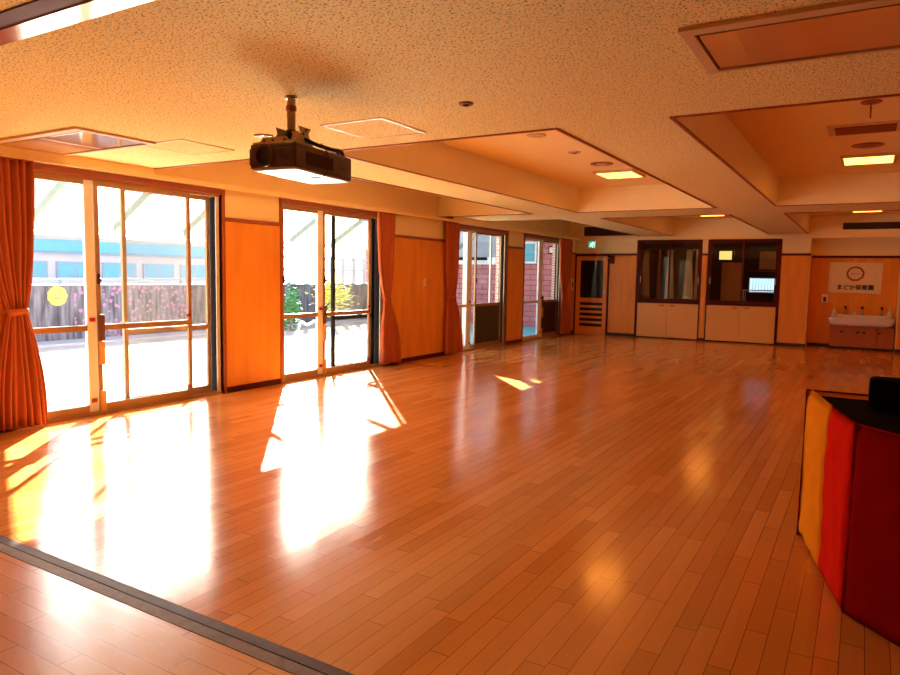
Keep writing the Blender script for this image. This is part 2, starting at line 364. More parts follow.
# ceiling with coffers
CC = [(-.20, 1.62), (2.45, 4.52), (5.35, 7.42), (8.25, XR)]; RR = [(4.65, 10.65), (11.85, L)]
mb = MB(); SI = 1
mb.box(-.20, XR, YB, 4.65, ZC, 3.0); mb.box(-.20, XR, 10.65, 11.85, ZC, 3.0)
for (a, b), (c, d) in zip(CC, CC[1:]):
    for r0, r1 in RR: mb.box(b, c, r0, r1, ZC, 3.0)
mb.box(-.20, XR, 4.65, L, ZK, 3.0)
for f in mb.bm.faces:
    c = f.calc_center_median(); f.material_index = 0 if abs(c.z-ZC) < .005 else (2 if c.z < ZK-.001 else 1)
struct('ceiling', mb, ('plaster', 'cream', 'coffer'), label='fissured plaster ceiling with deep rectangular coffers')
mb = MB()
for a, b in CC:
    for r0, r1 in RR:
        t = .022
        if a > 0: mb.box(a-.03, a-.03+t, r0-.03, min(r1+.03, L), ZC-.01, ZC)
        mb.box(b+.01, b+.01+t, r0-.03, min(r1+.03, L), ZC-.01, ZC)
        mb.box(max(a, .135), b, r0-.03, r0-.03+t, ZC-.01, ZC)
        if r1 < L: mb.box(max(a, .135), b, r1+.008, r1+.03, ZC-.01, ZC)
struct('trim_%d' % n_tr, mb, 'trim2', label='thin brown beading round the ceiling coffers'); n_tr += 1
# partition rail in the ceiling
ct = thing('ceiling_track', (5, 1.66, 2.43), 'white metal partition track running across the ceiling above the floor rails', 'ceiling track')
mb = MB(); mb.box(0, XR, 1.655, 1.765, 2.474, ZC)
obj('cover_strip', mb, 'acpan', ct); obj('slot', bx(0, XR, 1.56, 1.655, 2.480, ZC), 'trim', ct)

# ------------------------------------------------------------------ sliding glass doors
def sash(root, y0, y1, x, zr=.87, lower='glass', upper='glass', fm='alu', z0=.035, z1=2.30, st=.042, locks=True, left='', name='sash'):
    mb = MB(); d = .016
    mb.box(x-d, x+d, y0, y0+st, z0, z1); mb.box(x-d, x+d, y1-st, y1, z0, z1)
    mb.box(x-d, x+d, y0+st, y1-st, z0, z0+.07); mb.box(x-d, x+d, y0+st, y1-st, z1-.045, z1); mb.box(x-d, x+d, y0+st, y1-st, zr-.028, zr+.028)
    s = obj(name, mb, fm, root)
    for lo, hi, kind in ((z0+.07, zr-.028, lower), (zr+.028, z1-.045, upper)):
        if kind == 'glass': obj('pane', bx(x-.003, x+.003, y0+st, y1-st, lo, hi), 'glass', s)
        elif kind == 'screen': obj('insect_mesh', bx(x-.001, x+.001, y0+st, y1-st, lo, hi), 'screen', s)
        elif kind == 'dark': obj('dark_pane', bx(x-.003, x+.003, y0+st, y1-st, lo, hi), 'darkpane', s)
        elif kind == 'louvre':
            q = MB(); q.box(x-.006, x, y0+st, y1-st, lo, hi)
            for k in range(7):
                zz = lo+.05+k*(hi-lo-.06)/7; q.box(x, x+.02, y0+st+.05, y1-st-.1, zz, zz+.035)
            obj('louvre_panel', q, 'louvre', s)
    if locks:
        q = MB(); q.rbox(x+d, x+d+.02, y0+.008, y0+st-.008, 1.30, 1.40, .004, 1); q.tube([(x+d+.02, y0+st/2, 1.36), (x+d+.045, y0+st/2, 1.33)], .008, 8)
        obj('latch', q, 'trim', s)
        for zz in (.13, .93):
            obj('corner_block', MB().rbox(x+d, x+d+.018, y1-.075, y1-.02, zz, zz+.04, .004, 1), 'red', s)
    return s
MS = [(3.965, 4.06), (7.285, 7.39), (11.46, 11.64), (14.82, 15.04)]
wlab = ['wide sliding glass door nearest the camera, with tied curtain at its left', 'second sliding glass door, right of the first orange wall panel',
        'third sliding glass door with dark lower pane', 'fourth sliding glass door, nearest the far wall']
for i, (a, b) in enumerate(WIN):
    root = thing('window_%d' % (i+1), (0, (a+b)/2, 0), wlab[i], None, None, 'structure')
    fr = MB(); fr.box(-.15, -.005, a, b, 0, .03); fr.box(-.145, -.02, a, b, 2.30, 2.33)
    for k in (-.125, -.08, -.035): fr.box(k-.004, k+.004, a, b, .03, .042)
    obj('track_frame', fr, 'alu', root)
    j = MB(); j.box(-.15, -.02, b-.045, b, .03, 2.30); j.box(-.15, -.02, a, a+.03, .03, 2.30)
    obj('jamb', j, 'alud', root)
    obj('jamb_liner', bx(-.02, -.008, b-.075, b-.03, .03, 2.30), 'alul', root)
    if i == 0:
        s1 = sash(root, 3.30, 4.06, -.045, st=.045); s2 = sash(root, 4.07, 5.19, -.045); sash(root, 4.41, 5.52, -.125, lower='screen', upper='screen', locks=False, name='screen_door', st=.045, zr=.80)
        g0, hx = 4.085, -.029
    if i == 1:
        s1 = sash(root, 6.60, 7.39, -.045); s2 = sash(root, 7.40, 8.48, -.045); sash(root, 7.69, 8.68, -.125, lower='screen', upper='screen', locks=False, name='screen_door', st=.06, fm='alud', zr=.80)
        g0, hx = 7.40, -.029
    if i == 2:
        s1 = sash(root, 10.94, 11.64, -.045, fm='alul'); s2 = sash(root, 11.86, 12.98, -.08, lower='dark', fm='alu')  # paler metal on the left sash, sunlight put into its colour
        sash(root, 11.50, 12.62, -.125, fm='alul', locks=False)
        g0, hx = None, 0
    if i == 3:
        s1 = sash(root, 13.97, 15.04, -.045, fm='alul'); s2 = sash(root, 15.05, 16.08, -.08, lower='louvre', fm='alu')  # left sash again paler to carry the sunlight on it
        g0, hx = 15.05, -.029
    obj('meeting_stile', bx(-.066, -.0285, *MS[i], .035, 2.30), 'wht', root)['label'] = 'meeting stile whitened as if sunlit'  # aluminium stile coloured white to stand for direct sun on it
    if g0:
        q = MB(); q.rbox(hx-.02, hx+.028, g0-.012, g0+.048, .74, 1.0, .008, 2); obj('edge_guard', q, 'guardb', root)['label'] = 'brown foam edge guard'
        q = MB(); q.rbox(hx-.02, hx+.024, g0-.010, g0+.046, .5, .73, .008, 2); q.rbox(hx-.02, hx+.024, g0-.010, g0+.046, .02, .24, .008, 2)
        obj('edge_guard', q, 'guard', root)['label'] = 'tan foam edge guard'
    else:
        pass

# ------------------------------------------------------------------ curtains
def curtain(yt0, yt1, yw0, yw1, yb0, yb1, zt, zw, zb, label, folds=7, name='curtain', xc=.075, m='curt', amp=.042):
    root = thing(name, (xc, (yb0+yb1)/2, zb), label, 'curtain', 'tied-back salmon curtains along the window wall')
    mb = MB(); nu, nz = folds*10, 44; rows = []
    for k in range(nz+1):
        z = zt+(zb-zt)*k/nz
        if z > zw: t = max(0, (zt-z)/(zt-zw)); s = t**2.2; a = yt0+(yw0-yt0)*s; b = yt1+(yw1-yt1)*s; am = amp*(1-.55*s)
        else: t = min(1, (zw-z)/(zw-zb)); s = 1-(1-t)**1.8; a = yw0+(yb0-yw0)*s; b = yw1+(yb1-yw1)*s; am = amp*(.45+.75*s)
        row = []
        for q in range(nu+1):
            u = q/nu; ph = u*folds*2*PI
            y = a+(b-a)*u+.008*math.sin(ph*.5+z*2); x = xc+am*math.sin(ph)*(.8+.3*math.sin(u*9+1))+.006*math.sin(z*7+u*11)
            row.append(mb.bm.verts.new((max(x, .03), y, z)))
        rows.append(row)
    for A, B in zip(rows, rows[1:]):
        for q in range(nu):
            f = mb.bm.faces.new((A[q], A[q+1], B[q+1], B[q])); f.smooth = True
    c = obj('cloth', mb, m, root)
    sm = c.modifiers.new('thickness', 'SOLIDIFY'); sm.thickness = .004
    t = MB(); pts = []
    n = 26; ry = (yw1-yw0)/2+.012; rx = amp*.75+.012
    prof = []
    for k in range(n):
        an = 2*PI*k/n; prof.append((max(xc+rx*math.cos(an), .026), (yw0+yw1)/2+ry*math.sin(an)))
    A = [t.bm.verts.new((p[0], p[1], zw-.03+.01*math.sin(i))) for i, p in enumerate(prof)]; B = [t.bm.verts.new((p[0]+.002, p[1], zw+.03)) for p in prof]
    for k in range(n): f = t.bm.faces.new((A[k], A[(k+1)%n], B[(k+1)%n], B[k])); f.smooth = True
    tb = obj('tieback', t, m, root); s2 = tb.modifiers.new('thickness', 'SOLIDIFY'); s2.thickness = .006
    obj('heading_tape', MB().box(xc-.006, xc+.006, yt0+.01, yt1-.01, zt-.012, 2.397), 'curt', root)
    return root
curtain(2.96, 3.46, 3.17, 3.35, 3.02, 3.50, 2.385, 1.06, .03, 'salmon red curtain tied back at the left of the nearest sliding window', 8, amp=.05)
curtain(8.50, 8.96, 8.68, 8.86, 8.60, 9.16, 2.385, 1.04, .04, 'salmon curtain tied back at the right end of the second window', 7)
curtain(10.50, 10.96, 10.58, 10.88, 10.52, 11.18, 2.36, 1.05, .03, 'salmon curtain tied back at the left end of the third window', 8)
curtain(15.80, 16.62, 16.0, 16.35, 16.0, 16.7, 2.36, 1.10, .03, 'salmon curtain gathered in the corner right of the last window', 8)

# ------------------------------------------------------------------ projector
PZ = Matrix.Translation((3.565, 3.135, 0)) @ Matrix.Rotation(math.radians(8), 4, 'Z')
root = thing('projector', (3.565, 3.135, 2.02), 'dark brown projector hanging from the ceiling on a short pole', 'projector')
root.rotation_euler.z = math.radians(8)
def pobj(name, mb, m, parent=root):
    # part meshes are laid out in the projector's own frame (origin on the floor below it)
    for v in mb.bm.verts: v.co += W3[root.name]
    if parent is not root: W3[parent.name] = W3[root.name]
    for v in mb.bm.verts: v.co -= Vector((0, 0, 2.02))
    o = obj(name, mb, m, parent); W3[o.name] = W3[root.name]; return o
hw, hl = .155, .30
mb = MB(); mb.rbox(-hw, hw, -hl, hl-.012, 2.022, 2.160, .014, 3); body = pobj('body', mb, 'brownpl')
mb = MB(); mb.rbox(-hw+.012, hw-.012, -hl+.012, hl-.012, 2.014, 2.024, .004, 1); pobj('base_plate', mb, 'whitepl')['label'] = 'white underside'
R90 = Matrix.Rotation(PI/2, 4, 'X')
def ring(cx, cz, y, r0, r1, d):
    t = MB(); n = 32
    for (ra, ya), (rb, yb) in (((r0, y), (r1, y)), ((r1, y), (r1, y-d)), ((r1, y-d), (r0, y-d)), ((r0, y-d), (r0, y))):
        A = [t.bm.verts.new((cx+ra*math.cos(2*PI*k/n), ya, cz+ra*math.sin(2*PI*k/n))) for k in range(n)]
        B = [t.bm.verts.new((cx+rb*math.cos(2*PI*k/n), yb, cz+rb*math.sin(2*PI*k/n))) for k in range(n)]
        for k in range(n): t.bm.faces.new((A[k], A[(k+1)%n], B[(k+1)%n], B[k])).smooth = True
    return t
lr = pobj('lens_ring', ring(-.045, 2.092, -hl-.002, .052, .062, .02), 'brownpl')
t = MB(); t.tube([(-.045, -hl+.01, 2.092), (-.045, -hl-.006, 2.092)], .052, 32); pobj('lens', t, 'black', lr)
t = MB(); t.rbox(.04, .145, -hl-.012, -hl+.004, 2.04, 2.135, .01, 2)
for k in range(6): t.box(.05, .12, -hl-.016, -hl-.012, 2.055+k*.012, 2.060+k*.012)
pobj('front_vent', t, 'brownpl')
t = MB(); t.rbox(-.152, -.10, -hl-.010, -hl+.004, 2.04, 2.135, .01, 2); pobj('front_cover', t, 'brownpl')
t = MB()
t.box(hw-.001, hw+.003, -.20, .07, 2.05, 2.125)
v = pobj('side_vent', t, 'black')
t = MB()
for k in range(30): t.box(hw+.003, hw+.006, -.195+k*.009, -.192+k*.009, 2.052, 2.123)
pobj('vent_bars', t, 'brownpl', v)
pobj('port_cover', MB().rbox(hw-.001, hw+.004, .15, .22, 2.068, 2.095, .002, 1), 'black')
PX = -.06
t = MB(); t.rbox(PX-.10, PX+.12, -.27, .20, 2.162, 2.176, .003, 1); pobj('mount_plate', t, 'bronze')
for sx in (-.075, .085):
    br = MB(); br.prism([(-.17, 2.176), (.08, 2.176), (.03, 2.225), (.005, 2.26), (.03, 2.295), (-.09, 2.295), (-.07, 2.26), (-.11, 2.225)], 'x', PX+sx-.003, PX+sx+.003); pobj('mount_bracket', br, 'bronze')
br = MB(); br.prism([(PX-.10, 2.176), (PX+.12, 2.176), (PX+.09, 2.212), (PX-.07, 2.212)], 'y', -.215, -.209); pobj('mount_bracket', br, 'bronze')
br = MB(); br.prism([(PX-.075, 2.20), (PX+.085, 2.20), (PX+.04, 2.28), (PX-.03, 2.28)], 'y', -.03, -.024); pobj('mount_bracket', br, 'bronze')
for yy, zz in ((-.13, 2.19), (-.06, 2.19), (.03, 2.19), (-.05, 2.255), (-.02, 2.28)):
    t = MB(); t.lathe((0, 0, 0), [(.008, 0), (.008, .004)], 10, Matrix.Translation((PX+.088, yy, zz)) @ Matrix.Rotation(PI/2, 4, 'Y')); pobj('bolt', t, 'black')
for xx in (-.06, 0, .08):
    t = MB(); t.lathe((0, 0, 0), [(.008, 0), (.008, .004)], 10, Matrix.Translation((PX+xx, -.215, 2.193)) @ R90); pobj('bolt', t, 'black')
t = MB(); t.lathe((-.09, 0, 0), [(.012, 2.225), (.035, 2.235), (.042, 2.26), (.035, 2.287), (.02, 2.295)], 20); pobj('ball_joint', t, 'black')
t = MB(); t.lathe((-.09, 0, 0), [(.025, 2.285), (.025, 2.484)], 20); pobj('pole', t, 'bronze')
t = MB(); t.lathe((-.09, 0, 0), [(.028, 2.40), (.031, 2.405), (.031, 2.43), (.028, 2.435)], 20); pobj('pole_collar', t, 'trim2')
t = MB(); t.lathe((-.09, 0, 0), [(.034, 2.474), (.036, 2.480), (.036, 2.488)], 28); pobj('ceiling_flange', t, 'bronze')
t = MB(); t.tube([(PX-.07, -.12, 2.24), (PX-.12, -.14, 2.245)], .006, 8); t.rbox(PX-.18, PX-.115, -.16, -.12, 2.238, 2.25, .004, 1); pobj('adjusting_lever', t, 'bronze')
t = MB()
def arc(pts, n=8):
    out = []
    P = [Vector(p) for p in pts]; P = [P[0]]+P+[P[-1]]
    for i in range(1, len(P)-2):
        for k in range(n):
            s = k/n; a, b, c, d = P[i-1:i+3]
            out.append(.5*((2*b)+(c-a)*s+(2*a-5*b+4*c-d)*s*s+(3*b-a-3*c+d)*s**3))
    out.append(P[-2]); return out
t.tube(arc([(0.02, -.03, 2.23), (.08, .03, 2.20), (.11, .12, 2.19), (.12, .22, 2.19), (.10, .29, 2.14)]), .012, 8)
t.tube(arc([(0.0, -.02, 2.24), (.05, .05, 2.21), (.09, .16, 2.20), (.08, .26, 2.18), (.06, .30, 2.12)]), .009, 8)
pobj('cable', t, 'black')
t = MB(); t.tube(arc([(.12, .0, 2.205), (.165, .01, 2.13), (.166, .0, 2.05), (.13, -.02, 2.006), (.05, -.10, 2.004), (-.02, -.18, 2.006)]), .0035, 6); pobj('thin_cord', t, 'black')
t = MB(); t.tube([(.09, .05, 2.168), (.09, .05, 2.205), (.09, .20, 2.205), (.09, .20, 2.168)], .005, 6); pobj('wire_loop', t, 'metal')

# ------------------------------------------------------------------ ceiling fittings
def cassette(x0, label, joint=True):
    y0, y1 = 3.03, 3.70; x1 = x0+1.30
    r = thing('ceiling_air_conditioner', ((x0+x1)/2, (y0+y1)/2, 2.47), label, 'air conditioner', 'long ceiling cassette units')
    mb = MB(); fz = 2.470
    mb.box(x0, x1, y0, y0+.07, fz, ZC); mb.box(x0, x1, y1-.03, y1, fz, ZC); mb.box(x0, x0+.05, y0+.07, y1-.03, fz, ZC); mb.box(x1-.05, x1, y0+.07, y1-.03, fz, ZC)
    obj('frame', mb, 'accrm', r)
    obj('slot', bx(x0+.05, x1-.05, y0+.07, y1-.03, 2.484, 2.4875), 'base', r)
    obj('panel', MB().rbox(x0+.062, x1-.05, y0+.105, y1-.06, 2.474, 2.484, .003, 2), 'acpan', r)
    if joint: q = MB(); q.box((x0+x1)/2-.015, (x0+x1)/2+.015, y0+.105, y1-.06, 2.471, 2.474); obj('panel_joint', q, 'accrm', r)
cassette(.13, 'long flat air conditioning cassette in the ceiling near the first window')
cassette(5.735, 'long flat air conditioning cassette in the ceiling at upper right of the photo', False)
def hatch(x0, y0, label):
    r = thing('ceiling_hatch', (x0+.27, y0+.27, 2.482), label, 'access hatch', 'square ceiling access hatches')
    mb = MB(); s = .54; t = .014
    for b in ((0, s, 0, t), (0, s, s-t, s), (0, t, t, s-t), (s-t, s, t, s-t)): mb.box(x0+b[0], x0+b[1], y0+b[2], y0+b[3], 2.480, ZC)
    obj('rim', mb, 'alul', r); obj('lid', bx(x0+t+.003, x0+s-t-.003, y0+t+.003, y0+s-t-.003, 2.483, ZC), 'plaster', r)
hatch(3.10, 3.80, 'square access hatch with thin metal rim right of the projector'); hatch(1.21, 3.70, 'square access hatch with thin metal rim left of the projector')
def disk(name, x, y, z, r, label, cat, m='metal', m2='black', group=None, pend=0):
    t = thing(name, (x, y, z-.02), label, cat, group)
    obj('housing', MB().lathe((x, y, z), [(r*.9, -.012), (r, -.006), (r, 0)], 24), m, t)
    obj('core', MB().lathe((x, y, z), [(r*.35, -.02), (r*.5, -.011)], 18), m2, t)
    if pend: obj('stem', MB().tube([(x, y, z-.012), (x, y, z-pend)], .006, 8), m, t)
disk('ceiling_sensor', 4.326, 3.726, ZC, .045, 'small round dark sensor in the plaster ceiling right of the projector', 'sensor', 'trim2')
for i, (a, b, nm) in enumerate(((2.45, 4.52, 'middle'), (5.35, 7.42, 'right'))):
    cx = 3.53 if i == 0 else 6.41
    for j, (yc, ln) in enumerate(((9.3, .62), (15.75, .62))):
        t = thing('ceiling_light', (cx, yc, ZK-.03), 'lit square light panel in the %s ceiling coffer %s' % (nm, 'nearest the camera' if j == 0 else 'by the far wall'), 'ceiling light', 'lit square light panels in the coffers')
        mb = MB(); h = .24
        for q in ((-h-.03, h+.03, -h-.06, -h-.03+.0), (-h-.03, h+.03, h+.03, h+.06), (-h-.03, -h, -h-.03, h+.03), (h, h+.03, -h-.03, h+.03)): mb.box(cx+q[0], cx+q[1], yc+q[2], yc+q[3], ZK-.035, ZK)
        obj('frame', mb, 'accrm', t); obj('diffuser', bx(cx-h, cx+h, yc-h-.03, yc+h+.03, ZK-.03, ZK-.002), 'lamp', t)
disk('smoke_detector', 3.55, 6.5, ZK, .10, 'round white smoke detector at the near end of the middle coffer', 'smoke detector', 'accrm', 'accrm')
disk('ceiling_speaker', 3.55, 7.55, ZK, .075, 'small round ceiling fitting between the smoke detector and the large disk in the middle coffer', 'ceiling fitting', 'accrm', 'trim2')
disk('ceiling_speaker', 3.57, 8.45, ZK, .14, 'flat round ceiling speaker beside the light panel of the middle coffer', 'speaker', 'trim2', 'accrm')
disk('ceiling_speaker', 6.40, 8.45, ZK, .15, 'flat round ceiling speaker beside the light panel of the right coffer', 'speaker', 'trim2', 'trim2')
disk('pendant_sensor', 6.42, 6.45, ZK, .075, 'small round fitting with a thin hanging stem at the near end of the right coffer', 'sensor', 'trim2', 'trim2', pend=.13)
t = thing('ceiling_vent', (6.39, 7.5, ZK-.03), 'rectangular slotted vent in the right ceiling coffer', 'vent')
obj('frame', bx(6.08, 6.68, 7.27, 7.75, ZK-.012, ZK), 'accrm', t)
mb = MB()
for k in range(9): mb.box(6.14, 6.62, 7.34+k*.038, 7.352+k*.038, ZK-.025, ZK-.012)
obj('slats', mb, 'trim2', t)
def wall_grille(x0, x1, z0, z1, label):
    t = thing('wall_grille', ((x0+x1)/2, L-.02, z0), label, 'vent grille', 'black air grilles high on the far wall')
    obj('backing', bx(x0, x1, L-.012, L, z0, z1), 'grille', t)
    mb = MB(); n = int((x1-x0)/.055)
    for k in range(n): mb.box(x0+.01+k*(x1-x0)/n, x0+.022+k*(x1-x0)/n, L-.022, L-.012, z0+.01, z1-.01)
    obj('bars', mb, 'trim', t)
wall_grille(5.98, 7.20, 2.56, 2.70, 'black air grille high on the far wall above the washbasin')
wall_grille(.22, 1.50, 2.50, 2.73, 'black air grille high on the far wall above the exit sign')

# ------------------------------------------------------------------ exit sign, door
t = thing('exit_sign', (.46, L-.05, 2.18), 'small lit green emergency exit sign above the far door', 'exit sign')
obj('case', MB().rbox(.355, .55, L-.045, L, 2.18, 2.38, .006, 2), 'whitepl', t)
obj('face', MB().box(.365, .54, L-.049, L-.045, 2.195, 2.365), 'green', t)
q = MB(); yy = L-.053
q.lathe((0, 0, 0), [(.014, 0), (.014, .004)], 14, Matrix.Translation((.47, yy+.004, 2.335)) @ R90)
for p in ([(.462, 2.32), (.44, 2.27)], [(.44, 2.27), (.475, 2.24), (.465, 2.205)], [(.44, 2.27), (.415, 2.24), (.385, 2.24)], [(.46, 2.31), (.50, 2.295), (.51, 2.27)], [(.46, 2.31), (.425, 2.305), (.41, 2.28)]):
    q.tube([(a, yy, b) for a, b in p], .008, 6)
obj('running_figure', q, 'greenw', t)
q = MB(); q.box(.52, .526, yy, yy+.003, 2.205, 2.35); q.box(.526, .55, yy, yy+.003, 2.344, 2.35); obj('doorway_mark', q, 'greenw', t)

dr = thing('door_1', (.46, L, 0), 'orange wooden door with glass upper pane and five louvre slots', None, None, 'structure')
q = MB(); q.box(.015, .05, L-.035, L+.01, 0, 2.01); q.box(.875, .915, L-.035, L+.01, 0, 2.01); q.box(.05, .875, L-.035, L+.01, 1.985, 2.01)
obj('door_frame', q, 'trim', dr)
q = MB(); y0, y1 = L-.03, L-.004
q.box(.055, .165, y0, y1, .01, 1.98); q.box(.77, .87, y0, y1, .01, 1.98); q.box(.165, .77, y0, y1, 1.88, 1.98); q.box(.165, .77, y0, y1, .01, .20)
slz = [.20+.135*k for k in range(6)]
for k in range(5): q.box(.165, .77, y0, y1, .275+.135*k, .335+.135*k)
q.box(.165, .77, y0, y1, .875, .93)
leaf = obj('door_leaf', q, 'panel', dr)
obj('glass_pane', bx(.165, .77, L-.02, L-.014, .93, 1.88), 'glassd', leaf)
obj('slot_backing', bx(.165, .77, L-.012, L-.004, .20, .875), 'black', leaf)
obj('dark_backing', bx(.165, .77, L-.010, L-.004, .93, 1.88), 'black', leaf)
q = MB(); q.tube([(.81, L-.03, 1.33), (.81, L-.06, 1.33), (.81, L-.06, 1.18), (.81, L-.03, 1.18)], .009, 8); q.rbox(.795, .825, L-.036, L-.03, 1.05, 1.15, .003, 1)
obj('door_handle', q, 'metal', leaf)
t = thing('door_closer', (.96, L-.06, 1.80), 'small dark door closer at the upper right corner of the far door', 'door closer')
obj('body', MB().rbox(.925, 1.03, L-.07, L-.012, 1.80, 2.0, .008, 2), 'trim', t)
obj('arm', MB().tube([(.97, L-.07, 1.93), (.86, L-.07, 1.95)], .006, 6), 'metal', t)
# switches
def switch(y, z, h, label, w=.08, dark=False):
    t = thing('light_switch', (.015, y, z), label, 'switch')
    obj('plate', MB().rbox(.012, .02, y-w/2, y+w/2, z, z+h, .003, 2), 'whitepl', t)
    obj('rocker', MB().rbox(.02, .026, y-w/4, y+w/4, z+h*.25, z+h*.7, .002, 1), 'black' if dark else 'poster', t)
switch(9.93, 1.26, .12, 'cream light switch on the wall panel between the second and third windows', .075)
switch(16.88, 1.12, .30, 'tall white control plate with dark button beside the curtain in the far left corner', .13, True)

# ------------------------------------------------------------------ glazed hatch units in the far wall
def hatch_unit(x0, x1, label):
    t = thing('glazed_cabinet', ((x0+x1)/2, L, 0), label, 'cabinet', 'pair of built-in glazed cabinets in the far wall')
    q = MB(); y0 = L-.03; y1 = L+.10
    q.box(x0, x0+.05, y0, y1, .86, 2.38); q.box(x1-.05, x1, y0, y1, .86, 2.38); q.box(x0+.05, x1-.05, y0, y1, 2.33, 2.38); q.box(x0+.05, x1-.05, y0, y1, .86, .92)
    q.box(x0, x0+.025, y0, y1, 0, .86); q.box(x1-.025, x1, y0, y1, 0, .86)
    obj('frame', q, 'trim', t)
    obj('carcass', bx(x0+.03, x1-.03, L+.0, L+.45, .03, .84), 'cabd', t)
    xm = (x0+x1)/2
    for k, (a, b, yy) in enumerate(((x0+.05, xm+.025, L+.02), (xm-.025, x1-.05, L+.06))):
        q = MB(); q.box(a, a+.04, yy-.014, yy+.014, .92, 2.33); q.box(b-.04, b, yy-.014, yy+.014, .92, 2.33); q.box(a+.04, b-.04, yy-.014, yy+.014, 2.29, 2.33); q.box(a+.04, b-.04, yy-.014, yy+.014, .92, .97)
        sl = obj('sliding_sash', q, 'trim', t)
        obj('pane', bx(a+.04, b-.04, yy-.003, yy+.003, .97, 2.29), 'glassd', sl)
        hx = a+.02 if k == 0 else b-.02
        obj('finger_pull', MB().rbox(hx-.01, hx+.01, yy-.02, yy-.013, 1.35, 1.50, .003, 1), 'metal', sl)
    for k, (a, b) in enumerate(((x0+.028, xm-.003), (xm+.003, x1-.028))):
        d = obj('cupboard_door', MB().rbox(a, b, L-.024, L-.002, .03, .85, .004, 2), 'cabd', t)
        hx = xm-.13 if k == 0 else xm+.13
        obj('handle', MB().rbox(hx-.06, hx+.06, L-.034, L-.024, .795, .81, .003, 1), 'base', d)
hatch_unit(1.635, 3.135, 'left built-in cabinet with dark glass above pale doors, next to the orange door panel')
hatch_unit(3.265, 4.80, 'right built-in cabinet with dark glass above pale doors, showing a bright pane behind')
# ledge behind the glass that everything stands on
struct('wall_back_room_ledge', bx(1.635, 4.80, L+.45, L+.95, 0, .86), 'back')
# hanging cloths behind the left glass
def drape(x, w, m, label, z0=.96, z1=2.15):
    mb = MB(); nu = 30; rows = []
    for k in range(13):
        z = z1+(z0-z1)*k/12; row = []
        ww = w*(.55+.45*(k/12))
        for q in range(nu+1):
            u = q/nu-.5; row.append(mb.bm.verts.new((x+u*ww, L+.22+.025*math.sin(u*34+k*.2), z)))
        rows.append(row)
    for A, B in zip(rows, rows[1:]):
        for q in range(nu): mb.bm.faces.new((A[q], A[q+1], B[q+1], B[q])).smooth = True
    o = obj('hanging_cloth', mb, m); tag(o, label, 'cloth', 'patterned cloths hanging behind the left cabinet glass')
    s = o.modifiers.new('thickness', 'SOLIDIFY'); s.thickness = .004
drape(1.78, .20, 'fl2', 'pale cloth hanging behind the far left edge of the dark cabinet glass')
drape(2.10, .10, 'card', 'narrow brown cloth hanging left of the middle bar of the left cabinet')
drape(2.36, .22, 'fl1', 'green patterned cloth hanging behind the middle bar of the left cabinet')
drape(2.80, .24, 'fl1', 'green patterned cloth hanging in the right half of the left cabinet')
drape(2.98, .07, 'fl2', 'narrow pale cloth at the right end of the left cabinet')
hc = obj('curtain_pole', MB().tube([(1.66, L+.22, 2.16), (3.11, L+.22, 2.16)], .012, 8), 'base'); tag(hc, 'dark pole carrying the cloths behind the left cabinet glass', 'pole')
# behind right glass
t = obj('leaning_board', MB().rbox(3.50, 3.98, L+.5, L+.53, .862, 1.86, .006, 1), 'card'); tag(t, 'tall brown board standing behind the left half of the right cabinet glass', 'board')
t = thing('glowing_amber_box', (3.62, L+.6, 1.88), 'small amber box made to glow above the brown board in the right cabinet', 'lamp')
obj('case', MB().rbox(3.38, 3.74, L+.56, L+.75, .862, 2.16, .006, 1), 'back', t); obj('pane', bx(3.42, 3.70, L+.555, L+.56, 1.93, 2.13), 'warmp', t)  # yellowish box given a glowing front, no lamp behind it
t = obj('cardboard_box', MB().rbox(4.32, 4.72, L+.5, L+.9, 1.70, 2.12, .006, 1), 'card'); tag(t, 'brown cardboard box on the high shelf behind the right cabinet glass', 'box')
t = obj('high_shelf', MB().box(4.10, 4.80, L+.45, L+.95, 1.66, 1.70), 'trim'); tag(t, 'dark shelf behind the glass of the right cabinet, under the cardboard box', 'shelf')
t = thing('white_work_table', (4.35, L+.7, .86), 'white framed rack standing under the bright pane in the right cabinet', 'rack')
q = MB(); q.box(3.98, 4.76, L+.55, L+.90, 1.20, 1.225); obj('top', q, 'wht', t)
for xx in (4.0, 4.74):
    for yy in (L+.57, L+.88): obj('leg', MB().box(xx-.012, xx+.012, yy-.012, yy+.012, .86, 1.20), 'wht', t)
w = thing('window_5', (4.4, 20.28, 1.15), 'small glowing blue-white pane added behind the right cabinet glass', None, None, 'structure')
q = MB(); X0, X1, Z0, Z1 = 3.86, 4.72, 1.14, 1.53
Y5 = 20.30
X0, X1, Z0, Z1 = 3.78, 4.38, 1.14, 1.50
obj('pane', bx(X0, X1, Y5-.02, Y5-.01, Z0, Z1), 'cool', w)  # emissive pane added for the bright patch in the cabinet glass
q.box(X0-.03, X1+.03, Y5-.04, Y5, Z1, Z1+.03); q.box(X0-.03, X1+.03, Y5-.04, Y5, Z0-.03, Z0); q.box(X0-.03, X0, Y5-.04, Y5, Z0, Z1); q.box(X1, X1+.03, Y5-.04, Y5, Z0, Z1)
for k in range(1, 8): q.box(X0+k*(X1-X0)/8-.006, X0+k*(X1-X0)/8+.006, Y5-.035, Y5-.02, Z0, Z1)
obj('window_frame', q, 'whitepl', w)

t = thing('back_room_fill_lamp', (2.9, 18.6, 2.7), 'added fill lamp in the dark room behind the glazed cabinets', 'ceiling light')
obj('shade', bx(2.6, 3.2, 18.5, 18.7, 2.84, 2.90), 'whitepl', t); obj('diffuser', bx(2.62, 3.18, 18.52, 18.68, 2.83, 2.84), 'lamp', t)  # unseen lamp added to brighten the cloths behind the cabinet glass
